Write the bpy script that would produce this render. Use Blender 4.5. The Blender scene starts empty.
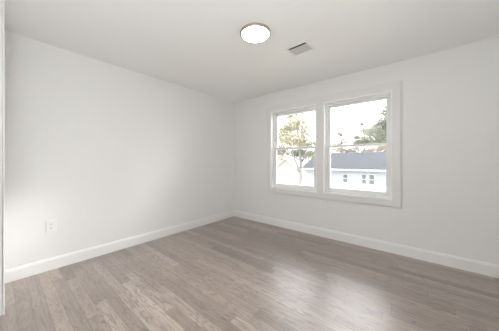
import bpy, bmesh, math, random
from mathutils import Vector, Matrix, noise

random.seed(7)
S = bpy.context.scene
COL = S.collection

# ------------------------------------------------------------------ camera
CAM = Vector((3.1008, -3.2234, 1.178))
YAW = math.radians(39.7)
F_PX = 207.5
cd = bpy.data.cameras.new('camera')
cd.sensor_fit = 'HORIZONTAL'
cd.sensor_width = 36.0
cd.lens = 36.0 * F_PX / 499.0
cd.shift_y = (161.2 - 165.5) / 499.0          # horizon sits at row 161 of 331
cd.clip_start = 0.01
cd.clip_end = 400
cam = bpy.data.objects.new('camera', cd)
COL.objects.link(cam)
cam.location = CAM
cam.rotation_euler = (math.pi / 2, 0, YAW)
S.camera = cam

# ------------------------------------------------------------------ light
SKY = 6.2
w = bpy.data.worlds.new('overcast_sky')
S.world = w
w.use_nodes = True
wn = w.node_tree.nodes
bg = wn['Background']
bg.inputs['Color'].default_value = (0.97, 0.985, 1.0, 1)
bg.inputs['Strength'].default_value = 1.0
# bright thin cloud around the low sun: an overcast base plus a broad lobe towards the sun's quarter
GLOW = 52.0
GAZ, GEL, GPOW = math.radians(46), math.radians(36), 16.0
_nt = w.node_tree
_tc = wn.new('ShaderNodeTexCoord')
_dot = wn.new('ShaderNodeVectorMath')
_dot.operation = 'DOT_PRODUCT'
_dot.inputs[1].default_value = (math.sin(GAZ) * math.cos(GEL), math.cos(GAZ) * math.cos(GEL), math.sin(GEL))
_nt.links.new(_tc.outputs['Generated'], _dot.inputs[0])
_last = _dot.outputs['Value']
for _op, _v in (('MAXIMUM', 0.0), ('POWER', GPOW), ('MULTIPLY_ADD', GLOW)):
    _m = wn.new('ShaderNodeMath')
    _m.operation = _op
    _nt.links.new(_last, _m.inputs[0])
    _m.inputs[1].default_value = _v
    if _op == 'MULTIPLY_ADD':
        # standard overcast sky: three times as bright overhead as at the horizon
        _sep = wn.new('ShaderNodeSeparateXYZ')
        _nt.links.new(_tc.outputs['Generated'], _sep.inputs[0])
        _up = wn.new('ShaderNodeMath')
        _up.operation = 'MAXIMUM'
        _nt.links.new(_sep.outputs[2], _up.inputs[0])
        _up.inputs[1].default_value = 0.0
        _oc = wn.new('ShaderNodeMath')
        _oc.operation = 'MULTIPLY_ADD'
        _nt.links.new(_up.outputs[0], _oc.inputs[0])
        _oc.inputs[1].default_value = 2.0 * SKY
        _oc.inputs[2].default_value = SKY
        _nt.links.new(_oc.outputs[0], _m.inputs[2])
    _last = _m.outputs[0]
_nt.links.new(_last, bg.inputs['Strength'])

HALL_FILL = 15.0
UP_FILL = 35.0
SUN = 2.9
SUN_EL = math.radians(19.5)
LAMP = 25.0                                     # radiance of the ceiling lamp's diffuser

def area_light(name, loc, rot, sx, sy, power, color=(1, 1, 1), portal=False):
    l = bpy.data.lights.new(name, 'AREA')
    l.shape = 'RECTANGLE'
    l.size, l.size_y = sx, sy
    l.energy = power
    l.color = color
    if portal:
        l.cycles.is_portal = True
    o = bpy.data.objects.new(name, l)
    COL.objects.link(o)
    o.location = loc
    o.rotation_euler = rot
    return o

# sky portals just outside the glass
for nm, xc in (('window_portal', 1.3815), ('window_portal', 2.3675)):
    area_light(nm, (xc, 0.16, 1.3825), (-math.pi / 2, 0, 0), 0.86, 1.38, 1.0, portal=True)
# added fill light under the hall ceiling, unseen behind the camera
area_light('hall_fill_light', (3.2, -3.75, 2.40), (0, 0, 0), 1.2, 0.6, HALL_FILL, (0.98, 1.0, 1.02))

# light thrown up at the hall ceiling (added ambient fill, unseen behind the camera)
area_light('ceiling_bounce_fill', (3.28, -3.5, 0.9), (math.pi, 0, 0), 0.9, 0.8, UP_FILL, (0.96, 1.0, 1.055))
# low hazy sun through the windows: it lays the mullion's soft shadow across the floor
sl = bpy.data.lights.new('hazy_sun', 'SUN')
sl.energy = SUN
sl.angle = math.radians(5)
sl.color = (1.0, 0.97, 0.92)
so = bpy.data.objects.new('hazy_sun', sl)
COL.objects.link(so)
SUN_AZ = 0.325
sun_dir = Vector((-SUN_AZ * math.cos(SUN_EL) / math.hypot(1, SUN_AZ), -math.cos(SUN_EL) / math.hypot(1, SUN_AZ), -math.sin(SUN_EL)))
so.rotation_euler = sun_dir.to_track_quat('-Z', 'Y').to_euler()

vs = S.view_settings
vs.view_transform = 'Standard'
vs.look = 'None'
vs.exposure = 0.04
vs.gamma = 1.0
vs.use_curve_mapping = False
S.cycles.use_denoising = True
S.cycles.max_bounces = 16
S.cycles.diffuse_bounces = 10
S.cycles.transparent_max_bounces = 24
S.cycles.sample_clamp_indirect = 8.0

# ------------------------------------------------------------------ materials
def new_mat(name):
    m = bpy.data.materials.new(name)
    m.use_nodes = True
    nt = m.node_tree
    return m, nt, nt.nodes['Principled BSDF']

class G:
    """tiny node-graph helper"""
    def __init__(self, nt):
        self.nt = nt
    def node(self, t, **kw):
        n = self.nt.nodes.new(t)
        for k, v in kw.items():
            setattr(n, k, v)
        return n
    def link(self, a, b):
        self.nt.links.new(a, b)
    def math(self, op, a, b=None, c=None):
        n = self.node('ShaderNodeMath', operation=op)
        for i, v in enumerate((a, b, c)):
            if v is None:
                continue
            if isinstance(v, (int, float)):
                n.inputs[i].default_value = v
            else:
                self.link(v, n.inputs[i])
        return n.outputs[0]
    def vec(self, x, y, z):
        n = self.node('ShaderNodeCombineXYZ')
        for i, v in enumerate((x, y, z)):
            if isinstance(v, (int, float)):
                n.inputs[i].default_value = v
            else:
                self.link(v, n.inputs[i])
        return n.outputs[0]
    def mix(self, f, a, b, mode='MIX'):
        n = self.node('ShaderNodeMix', data_type='RGBA', blend_type=mode)
        for i, v in ((0, f), (6, a), (7, b)):
            if isinstance(v, (int, float)):
                n.inputs[i].default_value = v
            elif isinstance(v, tuple):
                n.inputs[i].default_value = v if len(v) == 4 else (*v, 1)
            else:
                self.link(v, n.inputs[i])
        return n.outputs[2]
    def ramp(self, fac, stops):
        n = self.node('ShaderNodeValToRGB')
        e = n.color_ramp.elements
        while len(e) < len(stops):
            e.new(0.5)
        for i, (p, c) in enumerate(stops):
            e[i].position = p
            e[i].color = (*c, 1)
        self.link(fac, n.inputs[0])
        return n.outputs[0]

def paint(name, col, rough, bump=0.0, scale=300, var=0.015):
    m, nt, p = new_mat(name)
    g = G(nt)
    tc = g.node('ShaderNodeTexCoord')
    n = g.node('ShaderNodeTexNoise')
    n.inputs['Scale'].default_value = 1.3
    n.inputs['Detail'].default_value = 3
    g.link(tc.outputs['Object'], n.inputs['Vector'])
    lo = tuple(c * (1 - var) for c in col)
    hi = tuple(min(1, c * (1 + var)) for c in col)
    g.link(g.mix(n.outputs['Fac'], lo, hi), p.inputs['Base Color'])
    p.inputs['Roughness'].default_value = rough
    if bump:
        b = g.node('ShaderNodeTexNoise')
        b.inputs['Scale'].default_value = scale
        g.link(tc.outputs['Object'], b.inputs['Vector'])
        bp = g.node('ShaderNodeBump')
        bp.inputs['Strength'].default_value = bump
        bp.inputs['Distance'].default_value = 0.001
        g.link(b.outputs['Fac'], bp.inputs['Height'])
        g.link(bp.outputs['Normal'], p.inputs['Normal'])
    return m

def plain(name, col, rough=0.5, metal=0.0):
    return paint(name, col, rough) if not metal else metal_mat(name, col, rough, metal)

def metal_mat(name, col, rough, metal):
    m = paint(name, col, rough)
    m.node_tree.nodes['Principled BSDF'].inputs['Metallic'].default_value = metal
    return m

M = {}
M['wall'] = paint('wall_paint', (0.80, 0.797, 0.785), 0.6, 0.05)
M['ceiling'] = paint('ceiling_paint', (0.90, 0.90, 0.89), 0.75, 0.05)
M['trim'] = paint('trim_paint', (0.84, 0.835, 0.82), 0.32)
M['liner'] = paint('bright_white_enamel', (0.91, 0.91, 0.90), 0.3)
M['casing'] = paint('casing_paint', (0.77, 0.765, 0.75), 0.4)
M['vinyl'] = paint('white_vinyl', (0.84, 0.845, 0.85), 0.35)
M['plate'] = paint('white_plastic', (0.83, 0.825, 0.81), 0.3)
M['slot'] = plain('dark_slot', (0.09, 0.09, 0.09), 0.6)
M['metalwhite'] = paint('white_enamel', (0.78, 0.78, 0.77), 0.4)
M['louvre'] = paint('louvre_enamel', (0.66, 0.66, 0.655), 0.45)
M['ductshade'] = plain('duct_shade', (0.05, 0.05, 0.05), 0.7)
M['nickel'] = metal_mat('brushed_nickel', (0.50, 0.43, 0.37), 0.38, 0.9)
M['screw'] = metal_mat('screw_steel', (0.6, 0.6, 0.58), 0.35, 0.8)

def emission(name, col, strength):
    m, nt, p = new_mat(name)
    p.inputs['Base Color'].default_value = (0.8, 0.8, 0.8, 1)
    p.inputs['Emission Color'].default_value = (*col, 1)
    p.inputs['Emission Strength'].default_value = strength
    return m
M['diffuser'] = emission('lamp_diffuser', (1.0, 0.93, 0.82), LAMP)

def glass_mat():
    m = bpy.data.materials.new('window_glass')
    m.use_nodes = True
    nt = m.node_tree
    nt.nodes.clear()
    g = G(nt)
    out = g.node('ShaderNodeOutputMaterial')
    tr = g.node('ShaderNodeBsdfTransparent')
    tr.inputs[0].default_value = (0.955, 0.96, 0.965, 1)
    gl = g.node('ShaderNodeBsdfGlossy')
    gl.inputs['Roughness'].default_value = 0.02
    fr = g.node('ShaderNodeFresnel')
    fr.inputs[0].default_value = 1.45
    mx = g.node('ShaderNodeMixShader')
    g.link(fr.outputs[0], mx.inputs[0])
    g.link(tr.outputs[0], mx.inputs[1])
    g.link(gl.outputs[0], mx.inputs[2])
    g.link(mx.outputs[0], out.inputs[0])
    return m
M['glass'] = glass_mat()

def screen_mat():
    m = bpy.data.materials.new('insect_screen')
    m.use_nodes = True
    nt = m.node_tree
    nt.nodes.clear()
    g = G(nt)
    out = g.node('ShaderNodeOutputMaterial')
    tr = g.node('ShaderNodeBsdfTransparent')
    df = g.node('ShaderNodeBsdfDiffuse')
    tl = g.node('ShaderNodeBsdfTranslucent')
    for n_ in (df, tl):
        n_.inputs[0].default_value = (0.05, 0.052, 0.055, 1)
    a = g.node('ShaderNodeMixShader')
    a.inputs[0].default_value = 0.5
    g.link(df.outputs[0], a.inputs[1])
    g.link(tl.outputs[0], a.inputs[2])
    b = g.node('ShaderNodeMixShader')
    b.inputs[0].default_value = 0.22            # share of the view the mesh threads cover
    g.link(tr.outputs[0], b.inputs[1])
    g.link(a.outputs[0], b.inputs[2])
    g.link(b.outputs[0], out.inputs[0])
    return m
M['screen'] = screen_mat()

def floor_mat():
    m, nt, p = new_mat('oak_strip_floor')
    g = G(nt)
    tc = g.node('ShaderNodeTexCoord')
    sp = g.node('ShaderNodeSeparateXYZ')
    g.link(tc.outputs['Object'], sp.inputs[0])
    X, Y = sp.outputs[0], sp.outputs[1]
    WID = 0.0826
    ry = g.math('DIVIDE', Y, WID)
    row = g.math('FLOOR', ry)
    fy = g.math('FRACT', ry)
    def wnoise(v):
        n = g.node('ShaderNodeTexWhiteNoise', noise_dimensions='3D')
        g.link(v, n.inputs['Vector'])
        return n
    r1 = wnoise(g.vec(row, 3.7, 0.0)).outputs['Value']
    r2 = wnoise(g.vec(row, 9.1, 2.0)).outputs['Value']
    length = g.math('MULTIPLY_ADD', r2, 0.55, 0.75)
    xs = g.math('DIVIDE', g.math('MULTIPLY_ADD', r1, 7.0, X), length)
    pid = g.math('FLOOR', xs)
    fx = g.math('FRACT', xs)
    wn_ = wnoise(g.vec(row, pid, 5.0))
    rnd, rcol = wn_.outputs['Value'], wn_.outputs['Color']
    # per-plank shifted grain coordinates
    off = g.math('MULTIPLY', rnd, 37.0)
    def grain(sx, sy, detail, rough, dist):
        n = g.node('ShaderNodeTexNoise')
        n.inputs['Scale'].default_value = 1.0
        n.inputs['Detail'].default_value = detail
        n.inputs['Roughness'].default_value = rough
        n.inputs['Distortion'].default_value = dist
        g.link(g.vec(g.math('MULTIPLY_ADD', X, sx, off), g.math('MULTIPLY_ADD', Y, sy, off), off), n.inputs['Vector'])
        return n.outputs['Fac']
    fine = grain(4.0, 95.0, 4, 0.65, 0.5)
    broad = grain(2.2, 16.0, 4, 0.6, 1.2)
    # cathedral figure: contour lines of a stretched noise field
    c0 = grain(1.5, 11.0, 3, 0.5, 0.3)
    cath = g.math('PINGPONG', g.math('MULTIPLY', c0, 11.0), 0.5)
    cath = g.math('MULTIPLY', cath, 2.0)
    # knots / dark mineral flecks
    k = grain(9.0, 26.0, 3, 0.65, 0.8)
    knot = g.node('ShaderNodeMapRange')
    knot.inputs[1].default_value = 0.61
    knot.inputs[2].default_value = 0.75
    g.link(k, knot.inputs[0])
    base = g.ramp(rnd, [(0.0, (0.120, 0.080, 0.059)), (0.22, (0.225, 0.167, 0.133)), (0.7, (0.322, 0.250, 0.207)), (1.0, (0.470, 0.378, 0.322))])
    c = g.mix(g.math('MULTIPLY', g.math('SUBTRACT', 1.0, fine), 0.85), base, (0.085, 0.062, 0.048))
    # growth-ring streaks a few millimetres wide
    st = g.node('ShaderNodeMapRange')
    st.inputs[1].default_value = 0.42
    st.inputs[2].default_value = 0.66
    g.link(grain(1.6, 34.0, 4, 0.6, 0.7), st.inputs[0])
    c = g.mix(g.math('MULTIPLY', st.outputs[0], 0.40), c, (0.105, 0.074, 0.055))
    c = g.mix(g.math('MULTIPLY', broad, 0.45), c, (0.52, 0.445, 0.395))
    c = g.mix(g.math('MULTIPLY', g.math('POWER', cath, 4.0), 0.60), c, (0.10, 0.080, 0.068))
    c = g.mix(g.math('MULTIPLY', knot.outputs[0], 0.85), c, (0.075, 0.058, 0.047))
    # seams
    ey = g.math('MINIMUM', fy, g.math('SUBTRACT', 1.0, fy))
    ex = g.math('MULTIPLY', g.math('MINIMUM', fx, g.math('SUBTRACT', 1.0, fx)), g.math('DIVIDE', length, WID))
    e = g.math('MINIMUM', ey, ex)
    seam = g.node('ShaderNodeMapRange')
    seam.inputs[1].default_value = 0.006
    seam.inputs[2].default_value = 0.035
    seam.inputs[3].default_value = 1.0
    seam.inputs[4].default_value = 0.0
    g.link(e, seam.inputs[0])
    c = g.mix(g.math('MULTIPLY', seam.outputs[0], 0.55), c, (0.07, 0.056, 0.047))
    # boards differ in tone as a whole
    bsep = g.node('ShaderNodeSeparateColor')
    g.link(rcol, bsep.inputs[0])
    tone = g.math('MULTIPLY_ADD', bsep.outputs[1], 0.42, 0.93)
    c = g.mix(1.0, c, g.vec(tone, tone, tone), 'MULTIPLY')
    g.link(c, p.inputs['Base Color'])
    rr = g.math('MULTIPLY_ADD', broad, 0.14, 0.34)
    g.link(rr, p.inputs['Roughness'])
    p.inputs['Specular IOR Level'].default_value = 0.55
    p.inputs['Coat Weight'].default_value = 1.0
    p.inputs['Coat Roughness'].default_value = 0.32
    p.inputs['Coat IOR'].default_value = 1.6
    h = g.math('SUBTRACT', g.math('MULTIPLY', fine, 0.25), seam.outputs[0])
    bp = g.node('ShaderNodeBump')
    bp.inputs['Strength'].default_value = 0.25
    bp.inputs['Distance'].default_value = 0.0008
    g.link(h, bp.inputs['Height'])
    g.link(bp.outputs['Normal'], p.inputs['Normal'])
    return m
M['floor'] = floor_mat()

def siding_mat():
    m, nt, p = new_mat('white_lap_siding')
    g = G(nt)
    tc = g.node('ShaderNodeTexCoord')
    sp = g.node('ShaderNodeSeparateXYZ')
    g.link(tc.outputs['Object'], sp.inputs[0])
    f = g.math('FRACT', g.math('DIVIDE', sp.outputs[2], 0.16))
    line = g.math('LESS_THAN', f, 0.10)
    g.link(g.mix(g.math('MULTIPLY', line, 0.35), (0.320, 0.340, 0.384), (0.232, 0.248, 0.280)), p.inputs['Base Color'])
    p.inputs['Roughness'].default_value = 0.6
    return m
M['siding'] = siding_mat()

def shingle_mat():
    m, nt, p = new_mat('grey_roof_shingles')
    g = G(nt)
    tc = g.node('ShaderNodeTexCoord')
    b = g.node('ShaderNodeTexBrick')
    b.inputs['Scale'].default_value = 1.0
    b.inputs['Brick Width'].default_value = 0.33
    b.inputs['Row Height'].default_value = 0.14
    b.inputs['Mortar Size'].default_value = 0.008
    b.inputs['Color1'].default_value = (0.027, 0.027, 0.032, 1)
    b.inputs['Color2'].default_value = (0.032, 0.034, 0.039, 1)
    b.inputs['Mortar'].default_value = (0.022, 0.024, 0.028, 1)
    g.link(tc.outputs['Object'], b.inputs['Vector'])
    g.link(b.outputs['Color'], p.inputs['Base Color'])
    p.inputs['Specular IOR Level'].default_value = 0.1
    p.inputs['Roughness'].default_value = 0.9
    return m
M['shingle'] = shingle_mat()
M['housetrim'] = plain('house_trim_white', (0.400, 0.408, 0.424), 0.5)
M['housepane'] = plain('house_window_pane', (0.080, 0.088, 0.104), 0.1)
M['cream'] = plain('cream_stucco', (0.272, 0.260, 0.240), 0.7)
M['bark'] = paint('tree_bark', (0.15, 0.14, 0.13), 0.9, 0.6, 20, 0.25)

def ground_mat():
    m, nt, p = new_mat('lawn')
    g = G(nt)
    tc = g.node('ShaderNodeTexCoord')
    n = g.node('ShaderNodeTexNoise')
    n.inputs['Scale'].default_value = 0.7
    n.inputs['Detail'].default_value = 8
    g.link(tc.outputs['Object'], n.inputs['Vector'])
    g.link(g.ramp(n.outputs['Fac'], [(0.3, (0.13, 0.13, 0.075)), (0.6, (0.19, 0.175, 0.11)), (0.8, (0.26, 0.21, 0.14))]), p.inputs['Base Color'])
    p.inputs['Roughness'].default_value = 0.95
    return m
M['ground'] = ground_mat()

def leaf_mat(name, stops):
    m = bpy.data.materials.new(name)
    m.use_nodes = True
    nt = m.node_tree
    nt.nodes.clear()
    g = G(nt)
    out = g.node('ShaderNodeOutputMaterial')
    tc = g.node('ShaderNodeTexCoord')
    n = g.node('ShaderNodeTexNoise')
    n.inputs['Scale'].default_value = 0.9
    n.inputs['Detail'].default_value = 6
    n.inputs['Roughness'].default_value = 0.7
    g.link(tc.outputs['Object'], n.inputs['Vector'])
    c = g.ramp(n.outputs['Fac'], stops)
    df = g.node('ShaderNodeBsdfDiffuse')
    tl = g.node('ShaderNodeBsdfTranslucent')
    g.link(c, df.inputs[0])
    g.link(c, tl.inputs[0])
    mx = g.node('ShaderNodeMixShader')
    mx.inputs[0].default_value = 0.5
    g.link(df.outputs[0], mx.inputs[1])
    g.link(tl.outputs[0], mx.inputs[2])
    g.link(mx.outputs[0], out.inputs[0])
    return m
M['leaf_yellow'] = leaf_mat('leaves_yellow_green', [(0.30, (0.181, 0.204, 0.129)), (0.48, (0.248, 0.248, 0.174)), (0.60, (0.286, 0.241, 0.189)), (0.75, (0.286, 0.218, 0.189))])
M['leaf_green'] = leaf_mat('leaves_grey_green', [(0.3, (0.144, 0.159, 0.124)), (0.5, (0.197, 0.207, 0.162)), (0.7, (0.265, 0.256, 0.204))])
M['leaf_rust'] = leaf_mat('leaves_rust', [(0.3, (0.181, 0.181, 0.129)), (0.5, (0.248, 0.204, 0.151)), (0.7, (0.271, 0.204, 0.159))])
M['leaf_pink'] = leaf_mat('leaves_dusty_rose', [(0.3, (0.204, 0.151, 0.136)), (0.5, (0.256, 0.189, 0.166)), (0.7, (0.241, 0.212, 0.151))])

# ------------------------------------------------------------------ mesh helpers
def link_mesh(name, bm, mat, parent=None, smooth=False, recalc=True):
    if recalc:
        bmesh.ops.recalc_face_normals(bm, faces=bm.faces)
    me = bpy.data.meshes.new(name)
    bm.to_mesh(me)
    bm.free()
    for mm in (mat if isinstance(mat, (list, tuple)) else [mat]):
        me.materials.append(mm)
    if smooth:
        for p in me.polygons:
            p.use_smooth = True
    o = bpy.data.objects.new(name, me)
    COL.objects.link(o)
    if parent is not None:
        o.parent = parent
    return o

def box(bm, a, b, bevel=0.0, seg=2):
    a, b = Vector(a), Vector(b)
    c = (a + b) / 2
    s = b - a
    r = bmesh.ops.create_cube(bm, size=1.0, matrix=Matrix.Translation(c) @ Matrix.Diagonal((abs(s.x), abs(s.y), abs(s.z), 1)))
    if bevel > 0:
        es = list({e for v in r['verts'] for e in v.link_edges})
        bmesh.ops.bevel(bm, geom=es, offset=bevel, segments=seg, affect='EDGES', profile=0.5)

def box_obj(name, a, b, mat, parent=None, bevel=0.0, seg=2):
    bm = bmesh.new()
    box(bm, a, b, bevel, seg)
    return link_mesh(name, bm, mat, parent)

def empty(name, loc, label=None, cat=None, group=None, kind=None, rotz=0.0):
    o = bpy.data.objects.new(name, None)
    o.empty_display_size = 0.1
    COL.objects.link(o)
    o.location = loc
    o.rotation_euler = (0, 0, rotz)
    tag(o, label, cat, group, kind)
    return o

def tag(o, label=None, cat=None, group=None, kind=None):
    for k_, v in (('label', label), ('category', cat), ('group', group), ('kind', kind)):
        if v:
            o[k_] = v
    return o

def struct(o):
    o['kind'] = 'structure'
    return o

def frame_ring(bm, x0, x1, z0, z1, wl, wr, wb, wt, y0, y1, bevel=0.0):
    """a rectangular picture frame in the XZ plane with mitred corners, y0..y1 deep"""
    out = [(x0, z0), (x1, z0), (x1, z1), (x0, z1)]
    inn = [(x0 + wl, z0 + wb), (x1 - wr, z0 + wb), (x1 - wr, z1 - wt), (x0 + wl, z1 - wt)]
    V = {}
    for t, pts in (('o', out), ('i', inn)):
        for yi, y in enumerate((y0, y1)):
            for k_, (x, z) in enumerate(pts):
                V[t, yi, k_] = bm.verts.new((x, y, z))
    edges_keep = []
    for k_ in range(4):
        n = (k_ + 1) % 4
        bm.faces.new((V['o', 0, k_], V['o', 0, n], V['i', 0, n], V['i', 0, k_]))
        bm.faces.new((V['o', 1, k_], V['i', 1, k_], V['i', 1, n], V['o', 1, n]))
        bm.faces.new((V['o', 0, k_], V['o', 1, k_], V['o', 1, n], V['o', 0, n]))
        bm.faces.new((V['i', 0, k_], V['i', 0, n], V['i', 1, n], V['i', 1, k_]))
        edges_keep += [(V['o', 0, k_], V['o', 0, n]), (V['i', 0, k_], V['i', 0, n])]
    if bevel:
        es = [bm.edges.get(e) for e in edges_keep]
        bmesh.ops.bevel(bm, geom=[e for e in es if e], offset=bevel, segments=2, affect='EDGES', profile=0.5)

def wall_with_holes(name, x0, x1, z0, z1, y0, y1, holes, mat):
    """a solid wall in the XZ plane between y0 and y1 with rectangular holes"""
    xs = sorted({x0, x1, *[h[0] for h in holes], *[h[1] for h in holes]})
    zs = sorted({z0, z1, *[h[2] for h in holes], *[h[3] for h in holes]})
    solid = {}
    for i in range(len(xs) - 1):
        for j in range(len(zs) - 1):
            cx, cz = (xs[i] + xs[i + 1]) / 2, (zs[j] + zs[j + 1]) / 2
            solid[i, j] = not any(h[0] < cx < h[1] and h[2] < cz < h[3] for h in holes)
    bm = bmesh.new()
    cache = {}
    def V(i, j, k_):
        if (i, j, k_) not in cache:
            cache[i, j, k_] = bm.verts.new((xs[i], (y0, y1)[k_], zs[j]))
        return cache[i, j, k_]
    for (i, j), s in solid.items():
        if not s:
            continue
        for k_ in (0, 1):
            bm.faces.new((V(i, j, k_), V(i + 1, j, k_), V(i + 1, j + 1, k_), V(i, j + 1, k_)))
        for di, dj, a, b in ((-1, 0, (i, j), (i, j + 1)), (1, 0, (i + 1, j), (i + 1, j + 1)), (0, -1, (i, j), (i + 1, j)), (0, 1, (i, j + 1), (i + 1, j + 1))):
            if not solid.get((i + di, j + dj), False):
                bm.faces.new((V(*a, 0), V(*b, 0), V(*b, 1), V(*a, 1)))
    return struct(link_mesh(name, bm, mat))

# ------------------------------------------------------------------ room shell
H = 2.44
RX = 3.80            # right wall
FY = -3.199          # plane of the front partition
RY = -4.60           # far end of the hall behind the camera
T = 0.16

struct(box_obj('floor', (-T, RY - T, -0.12), (RX + T, T, 0.0), M['floor']))
struct(box_obj('ceiling', (-T, RY - T, H), (RX + T, T, H + 0.12), M['ceiling']))
struct(box_obj('wall_left', (-T, RY, 0), (0, 0, H), M['wall']))
struct(box_obj('wall_right', (RX, RY, 0), (RX + T, 0, H), M['wall']))
struct(box_obj('wall_rear', (-T, RY - T, 0), (RX + T, RY, H), M['wall']))
# the short partition at the far left, seen edge-on beside the camera
struct(box_obj('wall_front', (0, RY, 0), (0.622, FY - 0.008, H), M['wall']))

WIN = [(0.944, 1.819), (1.926, 2.809)]
WZ0, WZ1 = 0.680, 2.086
wall_with_holes('wall_back', -T, RX + T, 0, H, 0.0, T, [(a, b, WZ0, WZ1) for a, b in WIN], M['wall'])

# baseboards with a small eased top
def baseboard(name, pts_axis, L0, L1, fixed, sign):
    """profile extruded along an axis; sign = direction into the room"""
    prof = [(0.0, 0.0), (0.0155, 0.0), (0.0155, 0.104), (0.0135, 0.111), (0.0115, 0.114), (0.0105, 0.122), (0.008, 0.127), (0.0, 0.128)]
    bm = bmesh.new()
    rings = []
    for L in (L0, L1):
        ring = []
        for d, z in prof:
            if pts_axis == 'x':
                ring.append(bm.verts.new((L, fixed + sign * d, z)))
            else:
                ring.append(bm.verts.new((fixed + sign * d, L, z)))
        rings.append(ring)
    n = len(prof)
    for i in range(n):
        bm.faces.new((rings[0][i], rings[0][(i + 1) % n], rings[1][(i + 1) % n], rings[1][i]))
    bm.faces.new(rings[0])
    bm.faces.new(rings[1])
    return struct(link_mesh(name, bm, M['trim']))
baseboard('baseboard_left', 'y', FY - 0.008, -0.0155, 0.0, 1)
baseboard('baseboard_back', 'x', 0.0, RX, 0.0, -1)
baseboard('baseboard_right', 'y', RY, -0.0155, RX, -1)

# painted end casing of the front partition (the bright strip at the far left)
struct(box_obj('trim_1', (0.56, FY - 0.008, 0), (0.640, FY, H), M['casing'], bevel=0.0015))
struct(box_obj('trim_3', (0.622, FY - 0.11, 0), (0.636, FY - 0.013, H), M['casing'], bevel=0.0015))

# ------------------------------------------------------------------ window casing: one flat board surround with a centre mullion
CX0, CX1, CZ0, CZ1 = 0.866, 2.898, 0.600, 2.180
def casing():
    t = struct(empty('trim_2', (0, 0, 0)))
    y0, y1 = -0.019, 0.0
    def part(name, a, b, bev=0.0025):
        return box_obj(name, (a[0], y0, a[1]), (b[0], y1, b[1]), M['casing'], t, bevel=bev)
    part('head_board', (CX0, WZ1 - 0.004), (CX1, CZ1))
    part('apron_board', (CX0, CZ0), (CX1, WZ0 + 0.004))
    part('side_board', (CX0, WZ0 + 0.004), (WIN[0][0] + 0.004, WZ1 - 0.004))
    part('side_board', (WIN[1][1] - 0.004, WZ0 + 0.004), (CX1, WZ1 - 0.004))
    part('mullion_board', (WIN[0][1] - 0.004, WZ0 + 0.004), (WIN[1][0] + 0.004, WZ1 - 0.004))
    # thin outer bead with a shadow groove
    bm = bmesh.new()
    frame_ring(bm, CX0 - 0.008, CX1 + 0.014, CZ0 - 0.014, CZ1 + 0.008, 0.008, 0.008, 0.008, 0.008, -0.012, 0.0, 0.002)
    link_mesh('outer_bead', bm, M['casing'], t)
    return t
casing()

# ------------------------------------------------------------------ double-hung windows
MEET = 1.408
def window(name, x0, x1):
    t = struct(empty(name, (0, 0, 0)))
    z0, z1 = WZ0, WZ1
    bm = bmesh.new()
    frame_ring(bm, x0, x1, z0, z1, 0.018, 0.018, 0.018, 0.018, -0.024, 0.15, 0.002)
    link_mesh('jamb_liner', bm, M['liner'], t)
    a0, a1, b0, b1 = x0 + 0.018, x1 - 0.018, z0 + 0.018, z1 - 0.018
    bm = bmesh.new()
    frame_ring(bm, a0, a1, b0, b1, 0.022, 0.022, 0.026, 0.022, 0.045, 0.148, 0.002)
    # inner stop bead in front of the sashes
    link_mesh('window_frame', bm, M['vinyl'], t)
    c0, c1, d0, d1 = a0 + 0.022, a1 - 0.022, b0 + 0.026, b1 - 0.022
    # upper sash stands outside, lower sash inside
    for nm, zz0, zz1, ya, yb, wb, wt in (('upper_sash', MEET - 0.018, d1, 0.100, 0.130, 0.032, 0.034), ('lower_sash', d0, MEET + 0.018, 0.064, 0.096, 0.042, 0.032)):
        bm = bmesh.new()
        frame_ring(bm, c0, c1, zz0, zz1, 0.034, 0.034, wb, wt, ya, yb, 0.003)
        s = link_mesh(nm, bm, M['vinyl'], t)
        ym = (ya + yb) / 2
        box_obj('glass_pane', (c0 + 0.030, ym - 0.002, zz0 + wb - 0.004), (c1 - 0.030, ym + 0.002, zz1 - wt + 0.004), M['glass'], s)
    box_obj('insect_screen', (c0 + 0.006, 0.1395, d0 + 0.006), (c1 - 0.006, 0.1405, MEET), M['screen'], t)
    return t
window('window_1', *WIN[0])
window('window_2', *WIN[1])

# ------------------------------------------------------------------ ceiling lamp
def lathe(bm, prof, cx, cy, n=64):
    rings = []
    for r, z in prof:
        if r < 1e-6:
            rings.append([bm.verts.new((cx, cy, z))])
        else:
            rings.append([bm.verts.new((cx + r * math.cos(2 * math.pi * k_ / n), cy + r * math.sin(2 * math.pi * k_ / n), z)) for k_ in range(n)])
    for A, B in zip(rings, rings[1:]):
        for k_ in range(n):
            q = (k_ + 1) % n
            if len(A) == 1 and len(B) == 1:
                continue
            if len(A) == 1:
                bm.faces.new((A[0], B[k_], B[q]))
            elif len(B) == 1:
                bm.faces.new((A[k_], A[q], B[0]))
            else:
                bm.faces.new((A[k_], A[q], B[q], B[k_]))

LX, LY = 1.846, -1.622
t = empty('ceiling_light', (LX, LY, H), 'round flush ceiling light with a glowing white disc and thin bronze rim', 'ceiling light')
bm = bmesh.new()
lathe(bm, [(0.0, 0.0), (0.146, 0.0), (0.149, -0.004), (0.149, -0.020), (0.147, -0.024), (0.143, -0.026), (0.135, -0.026), (0.133, -0.024), (0.133, -0.010), (0.0, -0.010)], 0, 0)
link_mesh('rim', bm, M['nickel'], t, smooth=False)
bm = bmesh.new()
lathe(bm, [(0.132, -0.011), (0.132, -0.024), (0.128, -0.027), (0.10, -0.030), (0.05, -0.0315), (0.0, -0.032)], 0, 0)
tag(link_mesh('diffuser', bm, M['diffuser'], t, smooth=True), 'glowing white diffuser disc')

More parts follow.
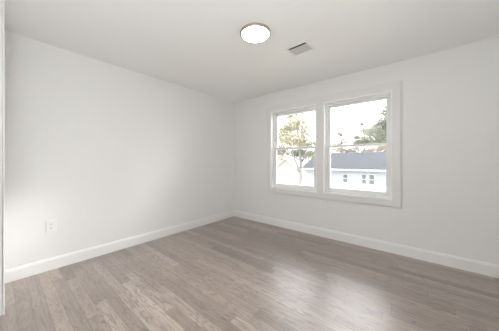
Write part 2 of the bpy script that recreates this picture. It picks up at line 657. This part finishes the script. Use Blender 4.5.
# ------------------------------------------------------------------ ceiling air vent
VX, VY, VW, VD = 2.052, -1.075, 0.262, 0.222
t = empty('ceiling_vent', (VX, VY, H), 'small white louvred air vent on the ceiling near the round light', 'air vent', rotz=math.radians(-2))
bm = bmesh.new()
def ring_xy(bm, hx, hy, bx, by, z0, z1, zin):
    out = [(-hx, -hy), (hx, -hy), (hx, hy), (-hx, hy)]
    inn = [(-hx + bx, -hy + by), (hx - bx, -hy + by), (hx - bx, hy - by), (-hx + bx, hy - by)]
    vo0 = [bm.verts.new((x, y, z0)) for x, y in out]
    vo1 = [bm.verts.new((x * 0.985, y * 0.985, z1)) for x, y in out]
    vi1 = [bm.verts.new((x, y, zin)) for x, y in inn]
    vi0 = [bm.verts.new((x, y, z0)) for x, y in inn]
    for k_ in range(4):
        n = (k_ + 1) % 4
        bm.faces.new((vo0[k_], vo0[n], vo1[n], vo1[k_]))
        bm.faces.new((vo1[k_], vo1[n], vi1[n], vi1[k_]))
        bm.faces.new((vi1[k_], vi1[n], vi0[n], vi0[k_]))
        bm.faces.new((vi0[k_], vi0[n], vo0[n], vo0[k_]))
ring_xy(bm, VW / 2, VD / 2, 0.027, 0.027, 0.0, -0.006, -0.007)
link_mesh('frame', bm, M['metalwhite'], t)
box_obj('duct_shade_sheet', (-VW / 2 + 0.027, -VD / 2 + 0.027, -0.0012), (VW / 2 - 0.027, VD / 2 - 0.027, 0.0), M['ductshade'], t)  # flat dark sheet painting the shade above the louvres
nb = 7
for k_ in range(nb):
    yb = -VD / 2 + 0.064 + k_ * (VD - 0.095) / nb
    bm = bmesh.new()
    hx = VW / 2 - 0.029
    pr = [(yb - 0.001, -0.0028), (yb + 0.0105, -0.0078), (yb + 0.0110, -0.0070), (yb - 0.0004, -0.0020)]
    A = [bm.verts.new((-hx, y, z)) for y, z in pr]
    B = [bm.verts.new((hx, y, z)) for y, z in pr]
    for i in range(4):
        j = (i + 1) % 4
        bm.faces.new((A[i], A[j], B[j], B[i]))
    bm.faces.new(A)
    bm.faces.new(B)
    link_mesh('louvre', bm, M['louvre'], t)

# ------------------------------------------------------------------ wall outlets (built facing -Y, then turned)
def outlet(loc, rotz, label, w_=0.080, h_=0.128):
    t = empty('wall_outlet', loc, label, 'power outlet', 'duplex outlets on the walls', rotz=rotz)
    box_obj('cover_plate', (-w_ / 2, -0.0065, -h_ / 2), (w_ / 2, 0.0, h_ / 2), M['plate'], t, bevel=0.0018, seg=2)
    for s in (-1, 1):
        bm = bmesh.new()
        zc = s * 0.0215
        n = 28
        f, b = [], []
        for k_ in range(n):
            a_ = 2 * math.pi * k_ / n
            x = 0.0172 * math.cos(a_)
            z = max(-0.0135, min(0.0135, 0.0172 * math.sin(a_)))
            f.append(bm.verts.new((x * 0.97, -0.0090, zc + z * 0.97)))
            b.append(bm.verts.new((x, -0.0064, zc + z)))
        bm.faces.new(f)
        bm.faces.new(b)
        for k_ in range(n):
            q = (k_ + 1) % n
            bm.faces.new((f[k_], f[q], b[q], b[k_]))
        rcp = link_mesh('receptacle', bm, M['plate'], t)
        for sx, hh in ((-0.0064, 0.0085), (0.0064, 0.0070)):
            box_obj('slot', (sx - 0.0012, -0.0094, zc + 0.001 - hh / 2 + 0.003), (sx + 0.0012, -0.0088, zc + 0.004 + hh / 2), M['slot'], rcp)
        bm = bmesh.new()
        bmesh.ops.create_cone(bm, segments=14, radius1=0.0026, radius2=0.0026, depth=0.0006, cap_ends=True,
                              matrix=Matrix.Translation((0, -0.0091, zc - 0.0075)) @ Matrix.Rotation(math.pi / 2, 4, 'X'))
        link_mesh('slot', bm, M['slot'], rcp)
    bm = bmesh.new()
    bmesh.ops.create_cone(bm, segments=16, radius1=0.0034, radius2=0.0026, depth=0.0015, cap_ends=True,
                          matrix=Matrix.Translation((0, -0.0072, 0)) @ Matrix.Rotation(math.pi / 2, 4, 'X'))
    link_mesh('screw', bm, M['screw'], t)
    return t
R90 = math.radians(90)
outlet((0.0, -2.864, 0.474), R90, 'white duplex outlet on the left wall, near the left edge of the picture')
outlet((0.0, -0.371, 0.438), R90, 'white duplex outlet on the left wall, close to the room corner', 0.072, 0.118)
outlet((1.915, 0.0, 0.503), 0.0, 'white duplex outlet on the window wall, just below the window casing', 0.080, 0.124)

# ------------------------------------------------------------------ outside
GZ = -3.0
bm = bmesh.new()
bmesh.ops.create_grid(bm, x_segments=60, y_segments=60, size=200)
for v in bm.verts:
    v.co.z = 0.12 * noise.noise(v.co * 0.15)
g_ = link_mesh('ground', bm, M['ground'], smooth=True)
g_.location = (-5, 202, GZ)
struct(g_)

def ray_at(u, y):
    """where the sight line through column u meets the plane y: (x, distance along the view axis)"""
    tt = (u - 249.5) / F_PX
    dx = -math.sin(YAW) + tt * math.cos(YAW)
    dy = math.cos(YAW) + tt * math.sin(YAW)
    s = (y - CAM.y) / dy
    return CAM.x + s * dx, s
def height_at(v, s):
    return CAM.z - (v - 161.2) / F_PX * s

# neighbour's white house, front parallel to the window wall
def house():
    y0 = 14.0
    xl, s_l = ray_at(306, y0)
    xr = 9.5
    _, s = ray_at(360, y0)
    ze = height_at(169.0, s)
    depth = 7.0
    _, sr = ray_at(360, y0 + depth / 2)
    zr = height_at(153.8, sr)
    t = empty('neighbouring_house', ((xl + xr) / 2, y0, GZ), 'white sided house with a grey shingled roof, seen through the right window', 'house')
    ox, oz = (xl + xr) / 2, GZ
    L = xl - ox
    Rr = xr - ox
    e = ze - oz
    rg = zr - oz
    bm = bmesh.new()
    P = [(0.0, 0.0), (0.0, e), (depth / 2, rg - 0.05), (depth, e), (depth, 0.0)]
    A = [bm.verts.new((L, y, z)) for y, z in P]
    B = [bm.verts.new((Rr, y, z)) for y, z in P]
    for i in range(5):
        j = (i + 1) % 5
        bm.faces.new((A[i], A[j], B[j], B[i]))
    bm.faces.new(A)
    bm.faces.new(B)
    link_mesh('walls', bm, M['siding'], t)
    # two roof slopes with thickness and overhang
    sl = (rg - e) / (depth / 2)
    for sgn, nm in ((1, 'roof_slope'), (-1, 'roof_slope')):
        bm = bmesh.new()
        ylo = -0.35 if sgn > 0 else depth + 0.35
        zlo = e - 0.35 * sl
        ring = [(ylo, zlo + 0.04), (depth / 2, rg), (depth / 2, rg + 0.14), (ylo, zlo + 0.16)]
        A = [bm.verts.new((L - 0.3, y, z)) for y, z in ring]
        B = [bm.verts.new((Rr + 0.3, y, z)) for y, z in ring]
        for i in range(4):
            j = (i + 1) % 4
            bm.faces.new((A[i], A[j], B[j], B[i]))
        bm.faces.new(A)
        bm.faces.new(B)
        link_mesh(nm, bm, M['shingle'], t)
    box_obj('gutter', (L - 0.3, -0.47, e - 0.35 * sl - 0.02), (Rr + 0.3, -0.355, e - 0.35 * sl + 0.11), M['housetrim'], t, 0.02)
    box_obj('corner_board', (L - 0.02, -0.025, 0), (L + 0.12, 0.0, e - 0.12), M['housetrim'], t)
    def hw(u0, u1, v0, v1):
        x0, _ = ray_at(u0, y0)
        x1, _ = ray_at(u1, y0)
        z1 = height_at(v0, s) - oz
        z0 = height_at(v1, s) - oz
        x0 -= ox
        x1 -= ox
        bm = bmesh.new()
        frame_ring(bm, x0, x1, z0, z1, 0.07, 0.07, 0.08, 0.07, -0.05, 0.0)
        zm = (z0 + z1) / 2
        box(bm, (x0 + 0.07, -0.035, zm - 0.025), (x1 - 0.07, -0.004, zm + 0.025))
        fo = link_mesh('window', bm, M['housetrim'], t)
        box_obj('pane', (x0 + 0.07, -0.016, z0 + 0.08), (x1 - 0.07, -0.0005, z1 - 0.07), M['housepane'], fo)
    hw(342.3, 348.6, 174.3, 184.0)
    hw(361.0, 367.2, 173.6, 184.4)
    hw(368.2, 375.4, 173.6, 184.8)
house()

# pale gabled garage behind the near tree
def garage():
    y0 = 24.0
    xc, s = ray_at(287, y0)
    xl, _ = ray_at(275.0, y0)
    xr, _ = ray_at(298.0, y0)
    xc = (xl + xr) / 2
    rg = height_at(159.3, s) - GZ
    e = height_at(169.0, s) - GZ
    hw_ = (xr - xl) / 2
    t = empty('garage', (xc, y0, GZ), 'pale cream gabled garage behind the yellow-leaved tree, seen through the left window', 'garage')
    bm = bmesh.new()
    P = [(-hw_, 0), (hw_, 0), (hw_, e), (0, rg - 0.05), (-hw_, e)]
    A = [bm.verts.new((x, 0, z)) for x, z in P]
    B = [bm.verts.new((x, 6, z)) for x, z in P]
    for i in range(5):
        j = (i + 1) % 5
        bm.faces.new((A[i], A[j], B[j], B[i]))
    bm.faces.new(A)
    bm.faces.new(B)
    link_mesh('walls', bm, M['cream'], t)
    for sg in (-1, 1):
        bm = bmesh.new()
        k_ = (rg - e) / hw_
        xo = sg * (hw_ + 0.25)
        zo = e - 0.25 * k_
        ring = [(0, rg), (0, rg + 0.12), (xo, zo + 0.12), (xo, zo)]
        A = [bm.verts.new((x, -0.25, z)) for x, z in ring]
        B = [bm.verts.new((x, 6.2, z)) for x, z in ring]
        for i in range(4):
            j = (i + 1) % 4
            bm.faces.new((A[i], A[j], B[j], B[i]))
        bm.faces.new(A)
        bm.faces.new(B)
        link_mesh('roof_slope', bm, M['housetrim'], t)
garage()

# ------------------------------------------------------------------ trees: a tapering branched trunk and separate leaf blades
def tube(bm, pts, radii, n=8):
    rings = []
    for i, p in enumerate(pts):
        d = (pts[min(i + 1, len(pts) - 1)] - pts[max(i - 1, 0)]).normalized()
        a_ = d.orthogonal().normalized()
        b_ = d.cross(a_)
        rings.append([bm.verts.new(p + radii[i] * (a_ * math.cos(2 * math.pi * k_ / n) + b_ * math.sin(2 * math.pi * k_ / n))) for k_ in range(n)])
    for A, B in zip(rings, rings[1:]):
        # match the nearest start so that rings do not twist
        o = min(range(n), key=lambda q: (B[q].co - A[0].co).length)
        for k_ in range(n):
            bm.faces.new((A[k_], A[(k_ + 1) % n], B[(o + k_ + 1) % n], B[(o + k_) % n]))
    bm.faces.new(rings[0])
    bm.faces.new(rings[-1])

def limb(bm, a, b, r0, r1, wob, rng, seg=5):
    pts, rad = [], []
    for i in range(seg + 1):
        f = i / seg
        p = a.lerp(b, f)
        if 0 < i < seg:
            p = p + Vector((rng.uniform(-1, 1), rng.uniform(-1, 1), rng.uniform(-0.5, 0.5))) * wob
        pts.append(p)
        rad.append(r0 + (r1 - r0) * f)
    tube(bm, pts, rad)
    return pts

def leaves(bm, centre, rad, n, size, rng):
    for _ in range(n):
        while True:
            q = Vector((rng.uniform(-1, 1), rng.uniform(-1, 1), rng.uniform(-1, 1)))
            if 0.05 < q.length < 1:
                break
        q *= 0.55 + 0.45 * rng.random()
        p = centre + Vector((q.x * rad[0], q.y * rad[1], q.z * rad[2]))
        d = Vector((rng.gauss(0, 1), rng.gauss(0, 1), rng.gauss(0, 0.6))).normalized()
        sd = d.orthogonal().normalized()
        sd = Matrix.Rotation(rng.uniform(0, 6.28), 3, d) @ sd
        l = size * rng.uniform(0.7, 1.3)
        wd = l * 0.33
        nv = d.cross(sd) * wd * 0.25
        v = [bm.verts.new(x) for x in (p, p + d * l * 0.45 + sd * wd + nv, p + d * l, p + d * l * 0.45 - sd * wd + nv)]
        bm.faces.new((v[0], v[1], v[2]))
        bm.faces.new((v[0], v[2], v[3]))

def tree(name, loc, trunk, blobs, leaf, lsize, label, seed, group=None, dens=60, r0=0.16, forks=()):
    """trunk: list of points from the ground; blobs: (centre, radii) leaf clumps, each reached by a branch"""
    rng = random.Random(seed)
    t = empty(name, loc, label, 'tree', group)
    bm = bmesh.new()
    pts = [Vector(p) for p in trunk]
    n = len(pts)
    tube(bm, pts, [r0 * (1 - 0.62 * i / (n - 1)) for i in range(n)], 10)
    for a, b, ra, rb in forks:
        limb(bm, Vector(a), Vector(b), ra, rb, 0.06, rng, 6)
    for c, r in blobs:
        c = Vector(c)
        cand = [p for p in pts if p.z < c.z - 0.15 * r[2]] or [pts[-1]]
        st = min(cand, key=lambda p: (p - c).length)
        k_ = pts.index(st)
        rs = r0 * (1 - 0.62 * k_ / (n - 1)) * 0.6
        bp = limb(bm, st, c, rs, 0.025, 0.10, rng)
        for _ in range(5):
            e = c + Vector((rng.uniform(-0.7, 0.7) * r[0], rng.uniform(-0.7, 0.7) * r[1], rng.uniform(-0.3, 0.8) * r[2]))
            limb(bm, bp[rng.choice((2, 3, 4))], e, 0.022, 0.007, 0.06, rng, 3)
    link_mesh('trunk', bm, M['bark'], t, smooth=True)
    bm = bmesh.new()
    for c, r in blobs:
        leaves(bm, Vector(c), r, int(dens * r[0] * r[1]), lsize, rng)
    link_mesh('foliage', bm, leaf, t, recalc=False)
    return t

def world_blobs(base, y, items):
    """items: (u, v, dy, radius across in px, radius up in px) -> local blob centres and radii"""
    out = []
    for u, v, dy, ru, rv in items:
        x, s = ray_at(u, y + dy)
        z = height_at(v, s)
        out.append(((x - base[0], y + dy - base[1], z - base[2]), (ru / F_PX * s * 1.15, ru / F_PX * s * 1.0, rv / F_PX * s)))
    return out

# near tree with yellow-green leaves, in front of the left window
ty = 9.0
tx, ts = ray_at(300.5, ty)
base = (tx, ty, GZ)
def loc_pt(u, v, dy=0.0):
    x, s_ = ray_at(u, ty + dy)
    return (x - base[0], dy, height_at(v, s_) - GZ)
tree('shade_tree', base,
     [(0, 0, -0.1), (0.02, 0, 1.2), (0.0, 0.05, 2.4), (0.03, 0.0, 3.4), (-0.05, 0.1, 4.2), (-0.15, 0.05, 5.2), (-0.2, 0.0, 6.2), (-0.15, 0.0, 7.2)],
     world_blobs(base, ty, [(281, 136, 0.0, 12, 12), (289, 127, 0.5, 12, 11), (299, 122, -0.3, 11, 10), (306, 132, 0.2, 9, 11), (293, 140, -0.4, 14, 11),
                            (306, 144, 0.4, 10, 8), (280, 150, 0.2, 11, 8), (299, 153, 0.6, 12, 5), (312, 154, 0.0, 7, 5), (313, 126, 0.9, 5, 9), (292, 115, 0.3, 9, 6), (303, 113, 0.3, 5, 4),
                            (268, 138, 0.4, 12, 13), (259, 126, 0.0, 9, 10), (321, 143, 0.5, 8, 10)]),
     M['leaf_yellow'], 0.085, 'tree with yellow-green autumn leaves and a forked trunk, filling the left window', 3, dens=2700, r0=0.14,
     forks=[(loc_pt(300, 172), loc_pt(290, 146, -0.3), 0.10, 0.04), (loc_pt(300.3, 168), loc_pt(309, 143, 0.3), 0.09, 0.04), (loc_pt(299.5, 112), loc_pt(273, 122.5, -0.5), 0.085, 0.06)])

# trees beyond the house roof
specs = [
    ('pine_tree', 29.0, 386, [(385, 120, 0, 7, 8), (380, 126, 0.5, 9, 7), (392, 124, 0, 8, 9), (376, 134, 0, 10, 8), (387, 135, 0.4, 9, 9), (384, 112, 0, 5, 5), (370, 131, 0.6, 6, 5), (386, 106, 0, 3, 4), (381, 142, 0.3, 10, 6)],
     'leaf_green', 'tall grey-green tree rising highest above the house roof, at the right of the right window', 11, 70),
    ('evergreen_tree', 31.0, 364, [(365, 140, 0, 8, 6), (364, 131, 0, 5, 6), (357, 143, 0.3, 7, 5), (371, 143, 0, 7, 5), (356, 137, 0.2, 4, 3), (362, 124, 0, 3, 3)],
     'leaf_green', 'lower grey-green bushy tree left of the tallest tree above the roof', 12, 70),
    ('maple_tree', 33.0, 341, [(340, 134, 0, 5, 4), (343, 141, 0.2, 6, 5), (338, 128, 0, 4, 3), (344, 129, 0, 3, 3), (337, 145, 0.3, 6, 4)],
     'leaf_pink', 'thin dusty rose tree standing alone above the left end of the house roof', 13, 45),
    ('russet_tree', 30.0, 350, [(346, 151, 0, 8, 4), (335, 150, 0.2, 6, 5), (355, 150, 0.3, 7, 4.5), (341, 148, 0.1, 4, 4)],
     'leaf_rust', 'low russet tree peeping over the roof ridge, left of centre in the right window', 14, 32),
    ('russet_tree', 27.5, 378, [(375, 150, 0, 7, 4.5), (384, 149, 0.2, 6, 5), (366, 151, 0.3, 6, 4), (379, 147, 0.2, 4, 4)],
     'leaf_rust', 'low russet tree peeping over the roof ridge below the tallest tree', 15, 32),
    ('distant_tree', 52.0, 281, [(280, 158, 0, 9, 6), (272, 160, 0, 7, 6), (287, 160, 0.5, 7, 5), (279, 165, 0, 10, 4)],
     'leaf_pink', 'hazy distant tree behind the pale garage, low in the left window', 16, 24),
    ('distant_tree', 55.0, 309, [(308, 157, 0, 8, 6), (315, 160, 0, 6, 6), (301, 160, 0.5, 7, 5), (309, 164, 0, 9, 4)],
     'leaf_pink', 'hazy distant tree right of the forked trunk, low in the left window', 17, 24),
]
for nm, y, uc, items, lm, lab, sd, dn in specs:
    bx, bs = ray_at(uc, y)
    b = (bx, y, GZ)
    top = max(height_at(v, bs) for _, v, _, _, _ in items) - GZ
    trunk = [(0, 0, -0.1)] + [(0.06 * math.sin(i * 1.7 + sd), 0.05 * math.cos(i * 2.1 + sd), top * i / 6.0) for i in range(1, 7)]
    tree(nm, b, trunk, world_blobs(b, y, items), M[lm], 0.20, lab, sd, dens=dn * 9.0, r0=0.15)
